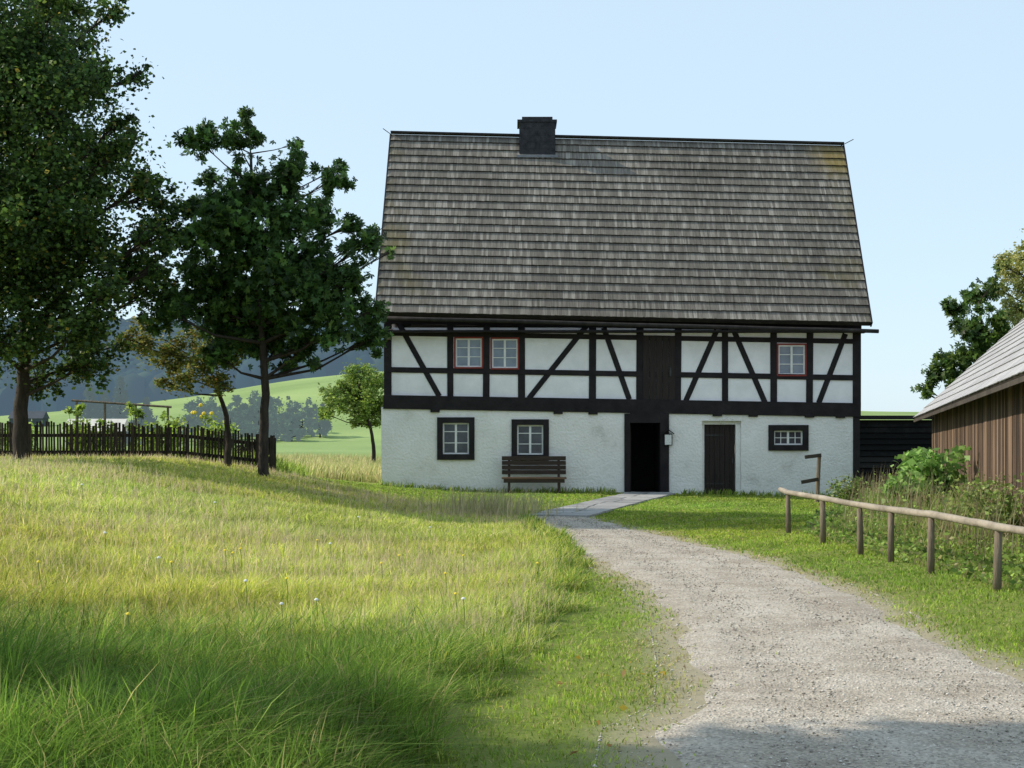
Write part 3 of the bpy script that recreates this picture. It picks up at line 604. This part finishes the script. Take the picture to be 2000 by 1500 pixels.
# tree outside the left of the frame whose shade falls over the near grass and gravel
shl=[]
for k in range(34):
    z=random.uniform(3.2,9.8); shl.append((-9.5+random.uniform(-1.7,1.7),6.75+.27*z+random.uniform(-.75,.55),z,random.uniform(.5,.8)))
tree('roadside_tree','broad leafy tree left of the near meadow shading the foreground grass',-9.5,7.6,[(-9.5,7.6,.6),(-9.5,7.8,3),(-9.4,8.4,6),(-9.5,9.2,9)],.2,shl,17000,.17,GREEN,subs=9)
HAZE=[((.075,.125,.065),4),((.105,.16,.08),3),((.055,.085,.05),3)]
hed=[(395,800,36,150),(430,812,30,150),(470,805,34,155),(505,808,30,150),(545,797,38,158),(590,812,28,152),(625,812,24,150),(368,825,24,148),(450,822,26,143),(530,820,28,146),(570,822,24,144),(410,828,24,141)]
labs=['hazy tree at the left of the valley row, tall','hazy tree second from left in the valley row','bushy hazy tree third from left in the valley row','low hazy tree in the middle of the valley row','largest hazy tree of the valley row, right of the dark chestnut trunk','small hazy tree sixth from left in the valley row','hazy tree at the right end of the valley row','short hazy shrub at the left end of the valley row','low hazy shrub just left of the chestnut trunk','low hazy shrub just right of the chestnut trunk','low hazy shrub under the largest valley tree','lowest hazy shrub at the left front of the valley row']
for (px,py,r,D),lb in zip(hed,labs):
    x,y,z=at(px,py,D); g0=H(x,y); rm=r*D/F; top=z+rm*.6
    lob=[(x+random.uniform(-.9,.9)*rm,y+random.uniform(-.6,.6)*rm,g0+.2+(top-g0)*random.uniform(.05,.9)**.9,rm*random.uniform(.4,.65)) for _ in range(13)]
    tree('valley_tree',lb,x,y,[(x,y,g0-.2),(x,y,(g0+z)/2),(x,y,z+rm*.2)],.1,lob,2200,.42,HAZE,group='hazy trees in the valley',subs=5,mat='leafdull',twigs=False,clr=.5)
def spruce(px,pyt,D,lb):
    x,y,zt=at(px,pyt,D); g0=H(x,y); t=thing('spruce_tree',lb,'tree',(x,y,g0),'spruces in the valley'); hh=zt-g0
    MB().tube([(x,y,g0-.2),(x,y,zt-.2)],[.16,.03],6).build('trunk',M['bark'],t)
    cen=[];rad=[]
    for k in range(90):
        u=random.random()**.8; rr=(1-u)*hh*.3; a=random.uniform(0,6.28); rad.append(.25+.6*(1-u)); cen.append((x+rr*math.cos(a)*random.random()**.5,y+rr*math.sin(a),g0+hh*(.04+.94*u)))
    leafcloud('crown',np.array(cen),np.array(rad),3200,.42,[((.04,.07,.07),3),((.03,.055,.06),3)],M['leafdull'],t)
for px,pyt,lb in ((175,745,'hazy spruce above the garden fence, leftmost of four'),(235,735,'tallest hazy spruce beyond the garden fence'),(205,765,'low hazy spruce between two taller ones beyond the fence'),(285,775,'hazy spruce rightmost of four beyond the fence')):
    spruce(px,pyt,140,lb)
n=16000; Yf=rng.uniform(338,640,n); u=rng.uniform(-.46,.03,n); Xf=u*Yf; Zf=hgt(Xf,Yf); hh=rng.uniform(5,9,n); w=hh*rng.uniform(.35,.6,n)
ang=rng.random((n,1))*6.28+np.arange(6)[None]*1.047
ring=lambda rr,zz:np.stack([Xf[:,None]+np.cos(ang)*rr[:,None]*rng.uniform(.8,1.2,(n,6)),Yf[:,None]+np.sin(ang)*rr[:,None],(Zf+zz)[:,None]+rng.uniform(-.5,.5,(n,6))],-1)
V=np.concatenate([ring(w*.9,hh*-.1),ring(w,hh*.45),ring(w*.6,hh*.85),np.stack([Xf,Yf,Zf+hh],-1)[:,None]],1)
pat=[(k,(k+1)%6,6+(k+1)%6,6+k) for k in range(6)]+[(6+k,6+(k+1)%6,12+(k+1)%6,12+k) for k in range(6)]+[(12+k,12+(k+1)%6,18) for k in range(6)]
C_=pick([((.06,.11,.07),3),((.035,.07,.06),3),((.10,.14,.07),2)],n,.3)
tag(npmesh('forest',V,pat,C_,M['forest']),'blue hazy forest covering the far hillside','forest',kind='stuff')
def far_house(px,D,w,h,lb,wm='farwhite',rm='farroof',rise=.8,name='farm_building'):
    x=(px-1000)/F*D; g0=H(x,D); t=thing(name,lb,'house' if name=='farm_building' else 'shed',(x,D,g0))
    MB().box(x-w/2,x+w/2,D,D+w*.6,g0-1,g0+h).build('wall',M[wm],t)
    zr=g0+h*(1+rise); r_=MB(); r_.v+=[(x-w/2-.15,D-.15,g0+h),(x+w/2+.15,D-.15,g0+h),(x+w/2+.15,D+w*.6+.15,g0+h),(x-w/2-.15,D+w*.6+.15,g0+h),(x-w/2-.15,D+w*.3,zr),(x+w/2+.15,D+w*.3,zr)]; r_.f+=[(0,1,5,4),(2,3,4,5),(0,4,3),(1,2,5),(0,3,2,1)]
    r_.build('roof',M[rm],t)
    for k in (-.25,.1,.3): MB().box(x+k*w-.06*w,x+k*w+.06*w,D-.04,D-.005,g0+h*.4,g0+h*.75).build('window',M['farroof'],t)
far_house(50,200,4.6,1.3,'dark distant farmhouse seen under the big maple at the left')
far_house(182,47,1.65,1.38,'small garden shed with pale roof behind the picket fence','barndark','palero',.3,'garden_shed')
# ---------------------------------------------------------------- garden behind fence
frame=thing('bean_frame','wooden pole frame with climbing plants in the fenced garden','trellis',(-10,37,.7))
for px in (150,205,265,328):
    x,y,z=at(px,785+(px-150)*.06,37); MB().tube([(x,y,H(x,y)-.1),(x,y,z)],.035,6).build('pole',M['post'],frame)
MB().tube([at(140,782,37),at(335,795,37)],.03,6).build('crossbar',M['post'],frame)
vines=[(150,795,'climbing beans on the left pole of the frame'),(205,828,'low climbing plant on the second pole of the frame'),(265,800,'leafy climbing plant on the third pole of the frame'),(330,812,'leafy climbing plant on the right pole of the frame')]
LG=[((.28,.40,.06),3),((.38,.48,.10),3),((.14,.22,.04),2)]
def plant(name,lb,cat,x,y,h,r,n,size,pal,group=None,asp=.6,stems=6):
    g0=H(x,y); t=thing(name,lb,cat,(x,y,g0),group); m_=MB(); cen=[];rad=[]
    for k in range(stems):
        a=random.uniform(0,6.28); rr=r*random.uniform(.1,.8); tx,ty,tz=x+rr*math.cos(a),y+rr*math.sin(a),g0+h*random.uniform(.55,.95)
        m_.tube([(x+rr*.2*math.cos(a),y+rr*.2*math.sin(a),g0-.03),((x+tx)/2,(y+ty)/2,g0+h*.45),(tx,ty,tz)],[.012,.009,.005],5,cap=False)
        for q in (.35,.65,1.0): cen.append((x+(tx-x)*q,y+(ty-y)*q,g0+(tz-g0)*q)); rad.append(r*.42)
    m_.build('stem',M['stem'],t); leafcloud('foliage',np.array(cen),np.array(rad),n,size,pal,M['leaf'],t,asp=asp); return t
for px,py,lb in vines:
    x=(px-1000)/F*36.8; z=EYE+(HOR-py)/F*36.8
    plant('climbing_plant',lb,'plant',x,36.8,z-H(x,36.8)+.2,.28,620,.12,LG)
plant('garden_shrub','pale sunlit shrub behind the picket fence at the left','shrub',-10.6,36,1.05,.75,2200,.12,LG)
plant('garden_shrub','dense green shrub behind the picket fence near its middle','shrub',-8.9,36.2,1.15,.8,2000,.12,LG)
plant('garden_shrub','small leafy shrub behind the picket fence left of the thin trunk','shrub',-7.4,36,1.05,.6,1300,.11,LG)
plant('garden_shrub','low leafy shrub behind the picket fence at the left frame edge','shrub',-12.3,36,1.2,.7,1600,.11,LG)
sf=plant('sunflower_plant','tall plant with yellow flowers behind the picket fence','flower',-7.85,36.5,1.45,.35,480,.1,LG)
g0=H(-7.85,36.5)
for k in range(6):
    x,y,z=-7.85+random.uniform(-.3,.3),36.45+random.uniform(-.1,.1),g0+1.35+random.uniform(-.1,.25)
    m_=MB(); m_.tube([(x,y,z),(x,y-.025,z+.01)],[.055,.03],8); m_.build('bloom',M['yellow'],sf)
BB=[((.26,.44,.10),4),((.36,.54,.16),2),((.14,.27,.06),2)]
WG=[((.22,.32,.07),4),((.32,.38,.12),3),((.13,.19,.05),3),((.30,.23,.13),1)]
plant('leafy_bush','large light green leafy bush beside the barn wall','bush',7.70,26.3,1.05,.72,1900,.17,BB,asp=.8,stems=20)
plant('leafy_bush','lower light green leafy bush at the foot of the larger one','bush',7.0,25.2,.58,.55,900,.15,BB,asp=.8,stems=12)
plant('weed_clump','mid green weed clump against the barn boards, nearest the right edge','weeds',6.55,19.0,.78,.6,900,.08,WG,stems=22)
plant('weed_clump','mid green weed clump against the barn boards right of the light bush','weeds',7.15,21.8,.72,.6,900,.08,WG,stems=22)
plant('weed_clump','mid green weed clump between the light bush and the black shed','weeds',8.6,31.2,.75,.7,1100,.09,WG,stems=18)
plant('weed_clump','low weed clump by the wall corner of the house','weeds',8.1,34.5,.6,.6,900,.09,WG,stems=14)
# ---------------------------------------------------------------- grass
def patch(X,Y,s=.5,seed=0):
    return (np.sin(X*1.7*s+seed)*np.sin(Y*1.1*s+seed*2)+np.sin(X*.8*s+Y*.9*s+seed)+.5*np.sin(X*4.1*s-Y*3.3*s))/2.5
def blades(name,X,Y,h,w,pal,label,lean=.35,wind=.12,cat='grass',var=.2,colmul=None,K=2,droop=.35):
    n=len(X); Z=hgt(X,Y)-.01; a=rng.random(n)*6.283; wd=np.stack([np.cos(a),np.sin(a),np.zeros(n)],-1)*(w/2)[:,None]
    l=5*patch(X,Y,2.6,1)+3*patch(X,Y,6.5,2)+rng.normal(0,1.3,n); lm=np.abs(rng.normal(0,lean,n))+.5*lean*np.abs(patch(X,Y,4.2,4))
    ld=np.stack([np.cos(l)*lm+wind,np.sin(l)*lm,np.zeros(n)],-1)*h[:,None]
    B=np.stack([X,Y,Z],-1); ts=[0,.55,1] if K==2 else [0,.33,.68,1]; rows=[]
    for i,t in enumerate(ts):
        c=B+ld*(t**1.8); c[:,2]+=h*(t-droop*np.minimum(lm,1.6)*t*t)
        if i==len(ts)-1: rows.append(c)
        else: f=1-.25*t; rows+= [c-wd*f,c+wd*f]
    V=np.stack(rows,1)
    pat=[(0,1,3,2),(2,3,4)] if K==2 else [(0,1,3,2),(2,3,5,4),(4,5,6)]
    C_=pick(pal,n,var)
    if colmul is not None: C_=C_*(colmul[:,None] if colmul.ndim==1 else colmul)
    return tag(npmesh(name,V,pat,np.clip(C_,.005,.95),M['grass']),label,cat,kind='stuff')
def sample(n,y0,y1,p,xl_,xr_):
    Y=y0+(y1-y0)*rng.random(n)**p; a=xl_(Y); b_=xr_(Y); X=a+(b_-a)*rng.random(n); return X,Y
lw=lambda Y:-(.37*Y+1.6)
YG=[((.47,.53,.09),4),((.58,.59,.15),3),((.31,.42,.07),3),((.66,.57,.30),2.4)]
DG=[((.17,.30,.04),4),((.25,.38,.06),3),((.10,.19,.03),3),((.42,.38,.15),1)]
LAWN=[((.28,.40,.05),4),((.37,.46,.08),3),((.19,.30,.045),3),((.46,.41,.17),1.2)]
nb_=lambda Y:xb(Y)+.08*np.sin(Y*3)+.1*np.sin(Y*7.3)
def tuft(X,Y):   # irregular tussocks
    q=np.sin(X*9.1+3*np.sin(Y*2.3))*np.sin(Y*7.7+2.5*np.sin(X*3.1))+.6*np.sin(X*3.7-Y*2.9+1.3*np.sin(Y*1.1))
    return np.clip(q,-1,1.4)
def toneof(X,Y):
    t=1+.20*patch(X,Y,.6,1)+.15*tuft(X,Y); s_=patch(X,Y,.37,5)
    return np.stack([t*(1+.12*s_),t,t*(1-.1*s_)],-1)
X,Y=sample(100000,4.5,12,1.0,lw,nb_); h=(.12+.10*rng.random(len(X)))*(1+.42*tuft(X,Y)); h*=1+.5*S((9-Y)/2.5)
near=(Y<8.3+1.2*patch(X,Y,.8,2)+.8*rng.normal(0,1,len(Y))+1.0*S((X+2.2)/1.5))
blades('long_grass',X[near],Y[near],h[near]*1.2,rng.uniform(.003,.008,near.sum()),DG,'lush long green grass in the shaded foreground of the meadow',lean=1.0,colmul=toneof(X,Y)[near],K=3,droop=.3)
f=~near
X2,Y2=sample(105000,12,21,1.1,lw,nb_); h2=(.08+.08*rng.random(len(X2)))*(1+.42*tuft(X2,Y2))
X3,Y3=sample(85000,21,33.7,1.1,lw,nb_); h3=(.06+.07*rng.random(len(X3)))*(1+.35*tuft(X3*.7,Y3*.7))
XA=np.concatenate([X[f],X2,X3]); YA=np.concatenate([Y[f],Y2,Y3]); hA=np.concatenate([h[f]*.85,h2,h3]); wA=rng.uniform(.0004,.0008,len(XA))*np.maximum(YA,9)
blades('meadow_grass',XA,YA,hA,wA,YG,'sunlit yellow green uncut meadow grass',lean=.85,wind=.04,colmul=toneof(XA,YA))
X,Y=sample(36000,8.5,33,1.1,lw,nb_); k=rng.random(len(X))<np.clip(.25+1.1*patch(X,Y,.45,3),0.03,.95); X,Y=X[k],Y[k]
blades('seed_stalks',X,Y,(.18+.15*rng.random(len(X)))*(1-.3*S((Y-20)/8)),.00030*np.maximum(Y,9),[((.70,.55,.39),3),((.60,.46,.31),2),((.56,.53,.28),2)],'pale dry seed stalks standing above the meadow grass',lean=.4,wind=.03)
Y=rng.uniform(7,26,7000); X=nb_(Y)-np.abs(rng.normal(0,.16,7000))+.03
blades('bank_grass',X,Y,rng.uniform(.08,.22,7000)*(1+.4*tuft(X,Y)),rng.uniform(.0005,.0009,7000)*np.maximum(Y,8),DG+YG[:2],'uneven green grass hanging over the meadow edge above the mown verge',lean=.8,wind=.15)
X=rng.normal(-.45,.6,800); Y=rng.normal(28.8,.9,800)
blades('dry_tussock',X,Y,rng.uniform(.3,.65,800),np.full(800,.014),[((.5,.44,.26),3),((.36,.36,.16),2)],'tall dry grass tufts at the meadow corner by the stone path',lean=.3)
def not_path(X,Y):
    return ~((X>pL(Y)+.02+.07*np.sin(Y*5)+.05*np.sin(Y*13))&(X<pR(Y)-.02+.07*np.sin(Y*4)+.05*np.sin(Y*11))&(Y<28.6))
def not_slab(X,Y):
    t=(X-a0.x)*dv.x+(Y-a0.y)*dv.y; s=(X-a0.x)*pv.x+(Y-a0.y)*pv.y
    return ~((t>-.1)&(t<Ln0+.3)&(np.abs(s)<.62))
X,Y=sample(280000,4.5,39.7,1.2,lambda Y:np.where(Y<33,xb(Y)-.1,-7-.0*Y),lambda Y:np.where(Y<24,np.minimum(.37*Y+1.2,6.5),9.6))
k=not_path(X,Y)&not_slab(X,Y)&~((Y<33.8)&(X<xb(Y)-.1)); X,Y=X[k],Y[k]
d=np.minimum(np.abs(X-pL(Y)),np.abs(X-pR(Y))); thin=rng.random(len(X))<np.clip(.3+d/.45,0,1)*(.75+.35*tuft(X*1.3,Y*1.3))+ (Y>29); X,Y,d=X[thin],Y[thin],d[thin]
h=.03+.03*rng.random(len(X))+.018*patch(X,Y,1.5)+.012*tuft(X,Y); h=np.maximum(h,.018)
dryk=(rng.random(len(X))<np.clip(.66-d/.9+.5*patch(X,Y,.9,5),0.06,.9))&(Y<24)
wv=rng.uniform(.0006,.0011,len(X))*np.maximum(Y,8)
blades('lawn',X[~dryk],Y[~dryk],h[~dryk],wv[~dryk],LAWN,'short mown green lawn beside the path and before the house',lean=.7,wind=0,colmul=toneof(X,Y)[~dryk])
blades('dry_lawn',X[dryk],Y[dryk],h[dryk]*.85,wv[dryk],[((.52,.44,.25),3),((.42,.40,.15),3),((.33,.25,.15),1)],'short straw coloured grass along the path edges',lean=.8,wind=0)
X,Y=sample(5200,5,28,1.2,lambda Y:pL(Y)-.05,lambda Y:pR(Y)+.05); d=np.minimum(X-pL(Y),pR(Y)-X); k=rng.random(len(X))<np.exp(-np.abs(d)/.14); X,Y=X[k],Y[k]
blades('path_sprigs',X,Y,rng.uniform(.02,.05,len(X)),np.full(len(X),.010),LAWN,'sparse grass sprigs growing into the gravel at the path edges',lean=.8)
n=18; Y=rng.uniform(7,10,n); X=xb(Y)+.15+rng.random(n)*(pL(Y)-xb(Y)-.2); cen=np.stack([X,Y,hgt(X,Y)+.045],-1)
o=leafcloud('fallen_leaves',cen,np.full(n,.02),n,.05,[((.5,.36,.05),3),((.30,.17,.05),3)],M['leaf'],None,asp=.7); tag(o,'few yellow fallen leaves on the near verge','leaves',kind='stuff')
X=rng.uniform(-3.8,9.4,1600); k=~((X>2.9)&(X<4.7)); X=X[k]; Y=39.86-np.abs(rng.normal(0,.12,len(X)))
blades('wall_foot_weeds',X,Y,rng.uniform(.06,.24,len(X)),np.full(len(X),.03),LAWN,'small weeds growing along the foot of the house wall',lean=.5,cat='weeds')
X=rng.uniform(-16,-3.9,26000); Y=rng.uniform(43,62,26000)
blades('rough_grass',X,Y,rng.uniform(.25,.6,26000),np.full(26000,.035),[((.60,.53,.28),3),((.48,.49,.20),3),((.32,.39,.12),2)],'tall dry yellow grass beyond the garden fence',lean=.3)
X=rng.uniform(-15,-5.9,14000); Y=rng.uniform(34.3,42,14000)
blades('garden_greens',X,Y,rng.uniform(.15,.6,14000),np.full(14000,.035),LG,'green garden growth inside the picket fence',lean=.4,cat='plants')
n=32000; Y=rng.uniform(11,38,n); xf=railx(Y)+.1; xbarn=5.95+(Y-15)*.204+.1; xbarn=np.where(Y>35,9.9,xbarn); xbarn=np.maximum(xbarn,xf+.2)
X=xf+(xbarn-xf)*rng.random(n); cl=np.clip(.65+.9*patch(X,Y,1.3,3),.2,1.4)
hh=.10+.50*S((X-xf-.1)/1.3)*rng.uniform(.2,1.2,n)*cl
blades('weed_stalks',X,Y,hh,rng.uniform(.008,.018,n),[((.28,.38,.07),4),((.42,.40,.18),3),((.36,.28,.17),2),((.17,.26,.06),3)],'tangle of weeds and grasses between the railing and the barn',lean=.55,cat='weeds')
k=rng.random(n)<.4; Xl,Yl,hl=X[k],Y[k],hh[k]; cen=np.stack([Xl,Yl,hgt(Xl,Yl)+hl*rng.random(len(Xl))],-1)
o=leafcloud('weed_leaves',cen,np.full(len(cen),.10),16000,.075,[((.22,.34,.06),4),((.30,.42,.09),3),((.34,.31,.14),1),((.12,.2,.04),3)],M['leaf'],None,asp=.6)
tag(o,'mixed leafy undergrowth beside the barn wall','weeds',kind='stuff')
n=650; Y=rng.uniform(16,35,n); X=railx(Y)+.8+(5.95+(Y-15)*.204-railx(Y)-.8)*rng.random(n)
blades('dock_stalks',X,Y,rng.uniform(.45,1.1,n),rng.uniform(.009,.016,n),[((.30,.23,.15),3),((.38,.36,.19),3)],'tall brown dry weed stalks before the barn wall',lean=.25,cat='weeds')
def flower(name,lb,cat,group,mat,r,spots,hh):
    root=thing(name,lb,cat,(0,0,0),group)
    st=MB().tube([(0,0,0),(.01,0,hh*.5),(0,0,hh)],.003,5).build('stem',M['stem'],root)
    m_=MB(); m_.tube([(0,0,hh-.3*r),(0,0,hh),(0,0,hh+.5*r),(0,0,hh+.9*r)],[r*.4,r,r*.8,r*.2],8); bl=m_.build('bloom',M[mat],root)
    for i,(px,py) in enumerate(spots):
        D=EYE*F/(py-HOR)
        for _ in range(12):
            x=(px-1000)/F*D; g0=H(x,D); D=(EYE-g0-hh)*F/max(20,(py-HOR)); D=min(D,31)
        if i==0: o=root
        else:
            o=root.copy(); COL.objects.link(o)
            for c_ in (st,bl):
                c2=c_.copy(); COL.objects.link(c2); c2.parent=o
        x=(px-1000)/F*D; o.location=(x,D,H(x,D))
flower('yellow_flower','small yellow flower in the meadow grass','flower','yellow flowers in the meadow','yellow',.015,[(440,1075),(455,1080),(470,1072),(780,1085),(870,1120),(335,1098),(75,1100),(890,1160),(1050,1100),(620,1055),(745,1100),(905,1085),(560,1130),(250,1200)],.24)
flower('dandelion_clock','white dandelion seed head in the meadow grass','flower','dandelion clocks in the meadow','puff',.017,[(618,1172),(480,1135),(645,1062),(420,985),(205,1045),(310,1090),(160,1010),(700,1010),(840,1030),(550,1180),(905,1170)],.24)
# ---------------------------------------------------------------- light, sky, camera
sv=Vector((-.80,.15,.58)).normalized()
sun=bpy.data.lights.new('sun','SUN'); sun.energy=5.0; sun.angle=math.radians(.5); sun.color=(1,.91,.76)
so=bpy.data.objects.new('sun',sun); COL.objects.link(so); so.rotation_euler=sv.to_track_quat('Z','Y').to_euler(); so.location=(-20,10,20)
w=bpy.data.worlds.new('World'); SC.world=w; w.use_nodes=True; nt=w.node_tree
sk=nt.nodes.new('ShaderNodeTexSky'); sk.sky_type='NISHITA'; sk.sun_disc=False; sk.sun_elevation=math.asin(sv.z); sk.sun_rotation=math.atan2(sv.x,sv.y)
sk.air_density=1.0; sk.dust_density=1.0; sk.ozone_density=1.5; sk.altitude=600
mx=nt.nodes.new('ShaderNodeMix'); mx.data_type='RGBA'; mx.inputs['Factor'].default_value=.68; mx.inputs['B'].default_value=(5.35,6.75,7.8,1)
nt.links.new(sk.outputs[0],mx.inputs['A'])
bg=nt.nodes['Background']; bg.inputs['Strength'].default_value=.148; nt.links.new(mx.outputs['Result'],bg.inputs['Color'])
cam=bpy.data.cameras.new('camera'); cam.lens=50.4; cam.sensor_width=36; cam.shift_y=.05; cam.clip_end=4000; cam.clip_start=.1
co=bpy.data.objects.new('camera',cam); COL.objects.link(co); co.location=(0,0,EYE); co.rotation_euler=(math.pi/2,0,0); SC.camera=co
SC.view_settings.view_transform='Standard'; SC.view_settings.look='None'; SC.view_settings.exposure=0
